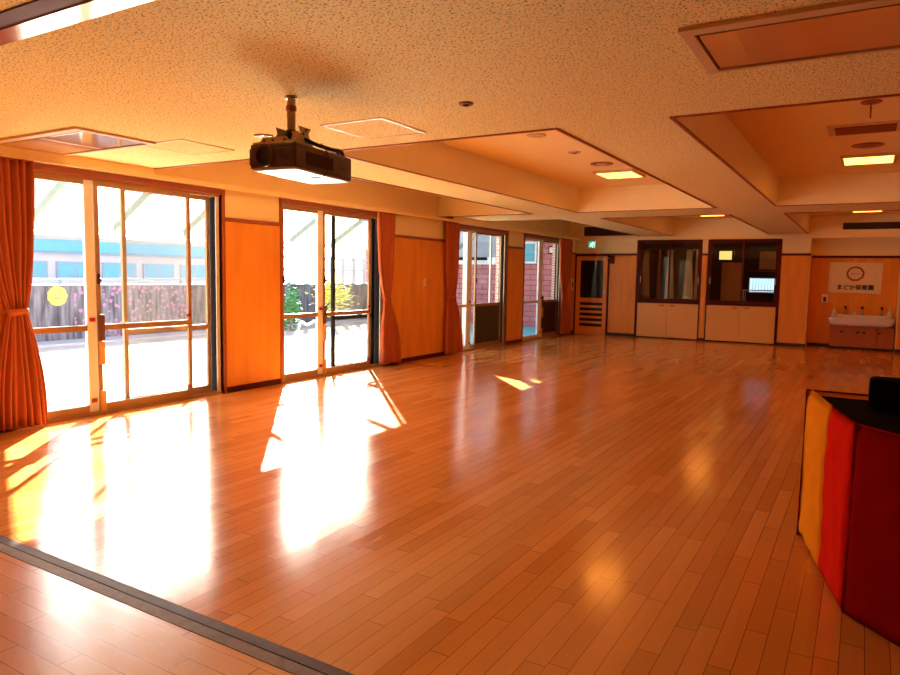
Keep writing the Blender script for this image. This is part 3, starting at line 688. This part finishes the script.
# ------------------------------------------------------------------ washbasin alcove
YA = L+.438
t = thing('trough_sink', (6.44, L+.2, .30), 'long white porcelain trough washbasin in the alcove at the far right', 'sink')
# trough: rounded plan swept down to a narrower belly
def plan(x0, x1, y0, y1, r, n=8):
    out = [(x0, y1), ]
    for k in range(n+1): a = PI+PI/2*k/n; out.append((x0+r+r*math.cos(a), y0+r+r*math.sin(a)))
    for k in range(n+1): a = 1.5*PI+PI/2*k/n; out.append((x1-r+r*math.cos(a), y0+r+r*math.sin(a)))
    out.append((x1, y1)); return out
mb = MB(); rings = []
lev = [(.505, .10, .06), (.52, .05, .03), (.56, .015, .0), (.62, .0, -.01), (.665, -.005, -.02), (.685, .0, -.02), (.685, .04, .03), (.60, .06, .05), (.56, .12, .09)]
for z, ix, iy in lev:
    rings.append([mb.bm.verts.new((px, py, z)) for px, py in plan(5.82+ix, 7.04-ix, L+.02+iy, YA-.002, .14)])
for A, B in zip(rings, rings[1:]):
    for k in range(len(A)): mb.bm.faces.new((A[k], A[(k+1)%len(A)], B[(k+1)%len(A)], B[k])).smooth = True
mb.bm.faces.new(rings[0]); mb.bm.faces.new(rings[-1])
obj('basin', mb, 'porc', t)
obj('splashback', MB().rbox(5.84, 7.02, YA-.05, YA-.002, .66, .74, .015, 3), 'porc', t)
t = thing('sink_cabinet', (6.44, L+.2, 0), 'low brown wooden cabinet under the trough washbasin with heart shaped holes', 'cabinet')
obj('body', bx(5.86, 7.05, L+.12, YA-.002, .05, .505), 'sinkw', t); obj('plinth', bx(5.88, 7.04, L+.15, YA-.004, 0, .05), 'base', t)
for k in range(4):
    a = 5.865+k*.295
    d = obj('cabinet_door', MB().rbox(a+.004, a+.291, L+.098, L+.118, .06, .50, .004, 1), 'sinkw', t)
    q = MB(); hx = (6.085, 6.385, 6.50, 6.78)[k]
    pts = [(hx+.034*(math.sin(s)**3), .375+.03*(.81*math.cos(s)-.31*math.cos(2*s)-.12*math.cos(3*s))) for s in [2*PI*i/24 for i in range(24)]]
    q.prism(pts, 'y', L+.094, L+.099); obj('heart_hole', q, 'black', d)
for k, xx in enumerate((6.12, 6.44, 6.80)):
    t = thing('water_tap', (xx, YA-.03, .72), ['left', 'middle', 'right'][k]+'most of the three dark chrome taps over the trough washbasin' if k != 1 else 'middle one of the three dark chrome taps over the trough washbasin', 'tap', 'taps over the trough washbasin')
    obj('spout', MB().tube(arc([(xx, YA-.045, .735), (xx, YA-.05, .84), (xx, YA-.12, .85), (xx, YA-.15, .79)], 5), .013, 10), 'metal', t)
    obj('base', MB().lathe((xx, YA-.03, .74), [(.024, -.002), (.024, .02), (.016, .03), (.016, .16)], 14), 'alud', t)
    obj('handle', MB().tube([(xx-.03, YA-.03, .91), (xx+.03, YA-.03, .91)], .010, 8), 'alud', t)
def bottle(x, y, z, s, m, label, lm='whitepl', nm='soap_bottle'):
    t = thing(nm, (x, y, z), label, 'bottle')
    obj('body', MB().lathe((x, y, z), [(.030*s, 0), (.036*s, .01*s), (.036*s, .09*s), (.014*s, .12*s), (.012*s, .135*s)], 18), m, t)
    obj('pump', MB().lathe((x, y, z), [(.014*s, .135*s), (.014*s, .15*s), (.005*s, .152*s), (.005*s, .18*s)], 12).tube([(x, y, z+.18*s), (x-.03*s, y-.02*s, z+.178*s)], .006*s, 8), lm, t)
bottle(5.92, YA-.11, .69, 1.3, 'whitepl', 'white pump soap bottle at the left end of the trough washbasin')
bottle(6.945, YA-.11, .686, 1.3, 'poster', 'cream pump soap bottle at the right end of the trough washbasin')
t = thing('soap_dish', (6.30, YA-.075, .70), 'small white cup between the left and middle taps', 'cup')
obj('cup', MB().lathe((6.30, YA-.075, .742), [(.025, 0), (.04, .07), (.036, .07), (.022, .01)], 18), 'whitepl', t)
t = thing('wall_dispenser', (5.72, YA-.04, .98), 'small white and dark wall dispenser left of the washbasin below the signboard', 'dispenser')
obj('case', MB().rbox(5.65, 5.78, YA-.07, YA, .99, 1.17, .01, 2), 'whitepl', t); obj('window', MB().rbox(5.68, 5.74, YA-.076, YA-.07, 1.01, 1.11, .003, 1), 'brownpl', t)
# signboard
t = thing('nursery_signboard', (6.27, YA-.01, 1.20), 'cream signboard with a red ring and black Japanese lettering above the washbasin', 'sign')
obj('board', MB().rbox(5.755, 6.765, YA-.020, YA-.003, 1.205, 1.875, .004, 1), 'poster', t)
def text_mesh(body, size, x, z, y, m, name, parent, sx=1., bold=.0):
    c = bpy.data.curves.new(name, 'FONT'); c.body = body; c.size = size; c.align_x = 'CENTER'; c.align_y = 'CENTER'; c.extrude = .0015; c.space_character = 1.0
    o = bpy.data.objects.new(name+'_tmp', c); COL.objects.link(o); bpy.context.view_layer.update()
    me = o.evaluated_get(bpy.context.evaluated_depsgraph_get()).to_mesh()
    b = MB(); b.bm.from_mesh(me); 
    M4 = Matrix.Translation((x, y, z)) @ Matrix.Rotation(PI/2, 4, 'X') @ Matrix.Diagonal((sx, 1, 1, 1))
    for v in b.bm.verts: v.co = M4 @ v.co
    if bold:
        src = b; b = MB()
        for i, (dx, dz) in enumerate(((-bold, 0), (bold, 0), (0, bold), (0, -bold))):
            c2 = MB(); c2.bm.from_mesh(me)
            for v in c2.bm.verts: v.co = Matrix.Translation((dx, -.0004*i, dz)) @ M4 @ v.co
            b.join(c2)
    bpy.data.objects.remove(o); bpy.data.curves.remove(c)
    return obj(name, b, m, parent)
text_mesh('まどか保育園', .118, 6.275, 1.325, YA-.021, 'ink', 'lettering', t, bold=.0035)
q = MB(); n = 60; cx, cz = 6.265, 1.63
for k in range(n):
    a0, a1 = 2*PI*k/n, 2*PI*(k+1)/n
    r0, r1 = .140+.006*math.sin(9*a0), .140+.006*math.sin(9*a1)
    q.tube([(cx+1.08*r0*math.cos(a0), YA-.022, cz+r0*math.sin(a0)), (cx+1.08*r1*math.cos(a1), YA-.022, cz+r1*math.sin(a1))], .019, 6)
obj('red_ring', q, 'inkr', t)
q = MB()
for k in range(6):
    xx = cx-.075+k*.03; q.tube([(xx-.010, YA-.021, cz+.015), (xx+.010, YA-.021, cz+.012*(-1)**k), (xx-.008, YA-.021, cz-.014), (xx+.011, YA-.021, cz-.012)], .003, 5)
obj('small_lettering', q, 'ink', t)

# ------------------------------------------------------------------ padded play enclosure (right)
P = [Vector(p) for p in ((6.222, 4.33), (6.345, 3.80), (6.452, 3.385), (6.90, 2.93), (7.35, 3.30), (7.25, 4.34))]
t = thing('padded_play_pen', (6.8, 3.7, 0), 'red and yellow padded vinyl play pen standing at the right edge of the photo', 'play pen')
HT = .85
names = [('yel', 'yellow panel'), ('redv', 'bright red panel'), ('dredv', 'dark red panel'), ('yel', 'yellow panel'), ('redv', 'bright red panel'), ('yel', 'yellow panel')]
for k in range(6):
    a, b = P[k], P[(k+1) % 6]; d = (b-a).normalized(); nrm = Vector((d.y, -d.x)); ln = (b-a).length
    c = (P[0]+P[3])/2
    if (c-a).dot(nrm) < 0: nrm = -nrm
    th = .045; mb = MB(); nu, nz = 14, 20
    # puffed cushion: two bulging skins with rounded rim
    def pt(u, v, side):
        e = min(u, 1-u, v, 1-v); bulge = min(1, e/.06)**.5
        wr = .0035*math.sin(u*17+v*9+k)+.003*math.sin(v*31-u*13)
        off = th/2+side*(th/2*bulge)+side*wr*bulge-(0 if side > 0 else 0)
        p = a+d*(ln*u*.994+.003*ln)+nrm*off
        return (p.x, p.y, .004+v*(HT-.004)-.006*math.sin(PI*u)*(v))
    G = {}
    for s in (-1, 1):
        for i in range(nu+1):
            for j in range(nz+1):
                edge = i in (0, nu) or j in (0, nz)
                if edge and s == 1 and (i, j, -1) in G: G[(i, j, 1)] = G[(i, j, -1)]; continue
                G[(i, j, s)] = mb.bm.verts.new(pt(i/nu, j/nz, s))
        for i in range(nu):
            for j in range(nz):
                f = mb.bm.faces.new((G[(i, j, s)], G[(i+1, j, s)], G[(i+1, j+1, s)], G[(i, j+1, s)])); f.smooth = True
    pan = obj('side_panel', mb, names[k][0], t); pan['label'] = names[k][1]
    # piping round the rim
    z0, z1 = .01, HT-.004; q = [a+nrm*th/2, b+nrm*th/2]
    pp = MB(); pp.tube([(q[0].x, q[0].y, z0), (q[0].x, q[0].y, z1), (q[1].x, q[1].y, z1), (q[1].x, q[1].y, z0)], .006, 6)
    obj('piping', pp, 'dredv' if k else 'yel', pan)
t = thing('black_padded_liner', (6.85, 3.75, .0), 'black cloth lining heaped inside the padded play pen', 'cloth')
mb = MB(); cen = sum(P, Vector((0, 0)))/6; rings = []
for z, s in ((.01, .90), (.6, .90), (.80, .925), (.825, .90), (.82, .4)):
    rings.append([mb.bm.verts.new((cen.x+(p.x-cen.x)*s, cen.y+(p.y-cen.y)*s, z)) for p in P])
for A, B in zip(rings, rings[1:]):
    for k in range(6): mb.bm.faces.new((A[k], A[(k+1) % 6], B[(k+1) % 6], B[k]))
mb.bm.faces.new(rings[0]); mb.bm.faces.new(rings[-1])
obj('lining', mb, 'blackm', t)
t = thing('black_cushion', (6.80, 4.15, .79), 'black cushion standing on the lining at the back of the play pen', 'cushion')
obj('pad', MB().rbox(6.515, 7.10, 3.98, 4.16, .828, .972, .03, 4), 'blackm', t)
t = thing('black_cushion', (6.9, 3.9, .79), 'second taller black cushion at the right edge of the photo in the play pen', 'cushion')
obj('pad', MB().rbox(6.66, 7.10, 3.72, 3.95, .828, .99, .04, 4), 'blackm', t)

# ------------------------------------------------------------------ outside
struct('ground', bx(-60, -.24, -20, 70, -.2, -.1), 'sand', label='pale sunlit sand yard outside the windows')
struct('ground_paving', bx(-4.6, -.24, 13.2, 19.45, -.1, -.085), 'teal', label='teal paving outside the third and fourth windows')
struct('ground_shade_strip', bx(-8, -7.2, 0, 18.0, -.1, -.06), 'midgrey', label='concrete strip put in for the shade at the foot of the painted wall')  # grey strip laid to stand for the shade along the wall foot
c = thing('glass_canopy', (-1.3, 8, 1.9), 'pale steel canopy with clear sheets sloping out above the windows', 'canopy')
ys = [2.45+1.13*k for k in range(12)]
for yy in ys:
    obj('rafter', MB().prism([(-.55, 3.06), (-.55, 3.16), (-2.42, 2.05), (-2.42, 1.95)], 'y', yy-.018, yy+.018), 'rafter', c)
obj('eave_beam', bx(-2.47, -2.40, 2.2, 15.2, 1.94, 2.02), 'wht', c)
obj('roof_sheet', MB().prism([(-.55, 3.17), (-.55, 3.175), (-2.5, 2.035), (-2.5, 2.03)], 'y', 2.2, 15.2), 'roofs', c)
obj('gutter', bx(-2.54, -2.47, 2.2, 15.2, 1.95, 2.0), 'wht', c)
for yy in (2.3, 15.1): obj('post', MB().box(-2.46, -2.41, yy-.03, yy+.03, -.1, 1.94), 'wht', c)
# flat slab added to keep direct sun off the last window
c = thing('shade_slab_roof', (-1.6, 17.3, -.1), 'flat slab roof added over the paving to shade the last window', 'roof')
obj('slab', bx(-3.1, -.56, 15.35, 19.4, 2.75, 2.90), 'wht', c)
for xx in (-3.05, ): obj('post', bx(xx-.04, xx+.04, 19.25, 19.33, -.085, 2.75), 'wht', c)
# painted garden wall and fence
c = thing('garden_wall', (-8.1, 11, -.1), 'grey stained block wall painted with pink flowers at the end of the yard', 'wall')
obj('blocks', bx(-8.2, -8.0, 2.0, 20.9, -.1, 1.08), 'pwall', c); obj('coping', bx(-8.24, -7.96, 2.0, 20.9, 1.08, 1.11), 'steel', c)
f = thing('steel_fence', (-8.1, 8.5, 1.11), 'low grey-blue steel rail fence on top of the painted wall', 'fence')
obj('rail', bx(-8.12, -8.08, 2.0, 13.2, 1.20, 1.24), 'steel', f)
for k in range(8): obj('fence_post', bx(-8.12, -8.08, 2.3+k*1.5, 2.35+k*1.5, 1.11, 1.20), 'steel', f)
f = thing('white_fence', (-8.1, 16, 1.11), 'white picket fence with a cross rail on top of the wall behind the second window', 'fence')
obj('rail', bx(-8.14, -8.06, 13.4, 20.9, 1.50, 1.57), 'wht', f); obj('rail', bx(-8.14, -8.06, 13.4, 20.9, 1.86, 1.92), 'wht', f)
for k in range(13): obj('picket', bx(-8.13, -8.07, 13.5+k*.56, 13.68+k*.56, 1.11, 1.95), 'wht', f)
s = thing('painted_sun', (-7.99, 8.19, .68), 'round yellow painted sun face on the grey garden wall', 'wall decoration')
q = MB(); n = 30
q.prism([(8.19+(.205+.012*math.cos(9*2*PI*k/90*3))*math.cos(2*PI*k/n), .87+(.205+.01*math.sin(k*3))*math.sin(2*PI*k/n)) for k in range(n)], 'x', -8.0, -7.98)
obj('disk', q, 'ypaint', s)
q = MB(); q.prism([(8.19+.13*math.cos(2*PI*k/n), .87+.12*math.sin(2*PI*k/n)) for k in range(n)], 'x', -7.98, -7.972); obj('face', q, 'guard', s)
q = MB()
for dy in (-.05, .05): q.prism([(8.19+dy+.014*math.cos(2*PI*k/10), .90+.02*math.sin(2*PI*k/10)) for k in range(10)], 'x', -7.972, -7.968)
q.tube([(-7.97, 8.12, .84), (-7.97, 8.19, .81), (-7.97, 8.26, .84)], .008, 6); obj('features', q, 'opaint', s)
# pale building behind the wall
b = thing('prefab_building', (-12, 10, -.1), 'long pale cyan prefabricated building behind the painted wall', 'building')
obj('wall', bx(-14.5, -11.0, 3.0, 17.5, -.1, 2.25), 'extw', b)
obj('cyan_band', bx(-11.0, -10.95, 3.0, 14.5, 1.86, 2.16), 'cyan', b)
obj('roof', MB().prism([(-14.8, 2.25), (-10.8, 2.25), (-10.8, 2.33), (-14.8, 2.6)], 'y', 2.8, 17.7), 'wht', b)
obj('pipe', bx(-10.94, -10.88, 3.0, 17.4, 1.80, 1.84), 'steel', b)
for k in range(10):
    y0 = 5.0+k*1.22
    w_ = obj('window', bx(-11.0, -10.96, y0, y0+1.0, 1.20, 1.62), 'steel', b)
    obj('pane', bx(-10.96, -10.95, y0+.05, y0+.47, 1.24, 1.58), 'cyan', w_); obj('pane', bx(-10.96, -10.95, y0+.53, y0+.95, 1.24, 1.58), 'cyan', w_)
b = thing('timber_house', (-17, 8, -.1), 'dark grey timber clad house rising behind the pale building, seen top left', 'building')
obj('wall', bx(-19, -15, 5.0, 12.3, -.1, 5.2), 'timber', b); obj('roof', MB().prism([(4.7, 5.2), (12.6, 5.2), (8.6, 7.2)], 'x', -19.3, -14.7), 'roofg', b)
q = MB()
for k in range(9): q.box(-15.0, -14.93, 5.2+k*.82, 5.42+k*.82, .2, 5.0)
obj('cladding_strips', q, 'steel', b)
# unseen block added as sun occluder for the far windows
b = thing('sun_occluder_block', (-8.4, 24, -.1), 'tall unseen rose brick block added beyond the yard to shade the far windows', 'building')
obj('wall', bx(-9.9, -6.75, 21.0, 27, -.1, 8.69), 'brick', b)
for k in range(3):
    for j in range(2):
        w_ = obj('window', bx(-9.4+j*1.4, -8.4+j*1.4, 20.97, 21.0, 1.6+k*2.4, 2.7+k*2.4), 'wht', b); obj('pane', bx(-9.33+j*1.4, -8.47+j*1.4, 20.965, 20.97, 1.67+k*2.4, 2.63+k*2.4), 'cyan', w_)
# brick annex across the paving
b = thing('brick_annex', (-3, 21, -.1), 'low rose brick building with white eaves and grey roof outside the third window', 'building')
obj('wall', bx(-6.6, -3.45, 19.5, 23.5, -.1, 1.80), 'brick', b)
obj('eaves', bx(-6.7, -3.45, 19.3, 23.7, 1.80, 2.02), 'wht', b)
obj('gutter', bx(-6.6, -3.75, 19.22, 19.3, 1.93, 2.02), 'alud', b)
obj('roof', MB().prism([(-6.7, 2.02), (-3.45, 2.02), (-3.45, 3.7), (-4.2, 3.35)], 'y', 19.4, 23.7), 'roofg', b)
obj('tall_wall', bx(-3.45, -.30, 19.5, 23.5, -.1, 4.2), 'brick', b)
w_ = obj('window', bx(-2.68, -2.15, 19.45, 19.5, 1.84, 2.50), 'wht', b); obj('pane', bx(-2.62, -2.21, 19.44, 19.45, 1.90, 2.44), 'cyan', w_)
t = thing('wall_vent', (-1.6, 19.4, 2.1), 'dark square vent hood on the brick wall outside the last window', 'vent')
obj('hood', MB().rbox(-1.72, -1.45, 19.34, 19.5, 2.12, 2.36, .02, 2), 'alud', t); obj('grille', bx(-1.68, -1.49, 19.335, 19.34, 2.16, 2.32), 'alul', t)
t = thing('drain_pipe', (-3.35, 19.42, -.1), 'white drain pipe at the corner of the brick building', 'pipe')
obj('pipe', MB().tube([(-3.40, 19.44, -.085), (-3.40, 19.44, 1.78)], .035, 10), 'wht', t)
# shrub, bike hoop
def leaves(m, c, rx, rz, n, s, root):
    q = MB()
    for k in range(n):
        v = Vector((random.gauss(0, .42)*rx, random.gauss(0, .42)*rx, random.gauss(0, .42)*rz))+Vector(c)
        a = Matrix.Translation(v) @ Matrix.Rotation(random.random()*6.3, 4, 'Z') @ Matrix.Rotation(random.random()*3, 4, 'X')
        vs = [q.bm.verts.new(a @ Vector(p)) for p in ((-s, 0, 0), (0, -s*.45, .01), (s, 0, 0), (0, s*.45, .01))]; q.bm.faces.new(vs)
    return obj('foliage', q, m, root)
sh = thing('shrub', (-6.3, 15.0, -.1), 'yellow-green leafy shrub in the yard seen through the second window', 'shrub')
obj('stem', MB().tube([(-6.3, 15.0, -.1), (-6.27, 15.0, .5), (-6.3, 15.05, 1.0)], [.03, .025, .012], 8), 'card', sh); leaves('leafy', (-6.3, 15.0, .85), .55, .55, 420, .07, sh)
sh = thing('shrub', (-6.6, 13.6, -.1), 'dark green narrow shrub beside the yellow-green one', 'shrub')
obj('stem', MB().tube([(-6.6, 13.6, -.1), (-6.6, 13.6, .6)], [.03, .015], 8), 'card', sh); leaves('leafg', (-6.6, 13.6, .45), .3, .7, 420, .07, sh)
t = thing('white_hoop', (-4.0, 11.42, -.1), 'white tubular hoop rack standing in the yard outside the second window', 'hoop rack')
q = MB(); q.tube(arc([(-4.0, 11.14, -.1), (-4.0, 11.14, .28), (-4.0, 11.18, .37), (-4.0, 11.28, .36), (-4.0, 11.42, .31), (-4.0, 11.56, .36), (-4.0, 11.66, .37), (-4.0, 11.70, .28), (-4.0, 11.70, -.1)], 5), .022, 8)
obj('tube', q, 'wht', t)
t = obj('red_bin', MB().rbox(-3.6, -3.3, 17.2, 17.5, -.085, .55, .02, 2), 'red'); tag(t, 'red plastic bin on the paving outside the third window', 'bin')

# ------------------------------------------------------------------ light
w = bpy.data.worlds.new('sky'); SC.world = w; w.use_nodes = True; nt = w.node_tree
sk = nt.nodes.new('ShaderNodeTexSky'); sk.sky_type = 'NISHITA'; sk.sun_disc = False; sk.sun_elevation = math.radians(28); sk.sun_rotation = math.radians(-42); sk.dust_density = 2.5
bg = nt.nodes['Background']; nt.links.new(sk.outputs[0], bg.inputs[0]); bg.inputs[1].default_value = .28
sl = bpy.data.lights.new('sun', 'SUN'); so = bpy.data.objects.new('sun', sl); COL.objects.link(so)
d = Vector((.672, -.741, -.53)).normalized(); so.rotation_euler = d.to_track_quat('-Z', 'Y').to_euler(); so.location = (-10, 20, 12)
sl.energy = 30; sl.angle = math.radians(.6); sl.color = (1., .91, .76)

SC.view_settings.view_transform = 'Standard'; SC.view_settings.look = 'None'; SC.view_settings.gamma = 1; SC.view_settings.exposure = 1.5
SC.view_settings.use_curve_mapping = False
cy = SC.cycles; cy.max_bounces = 12; cy.diffuse_bounces = 7; cy.glossy_bounces = 5; cy.transparent_max_bounces = 16; cy.caustics_reflective = True; cy.blur_glossy = .2
cy.use_guiding = True; cy.use_surface_guiding = True; cy.guiding_training_samples = 64; cy.use_denoising = True; cy.sample_clamp_indirect = 0
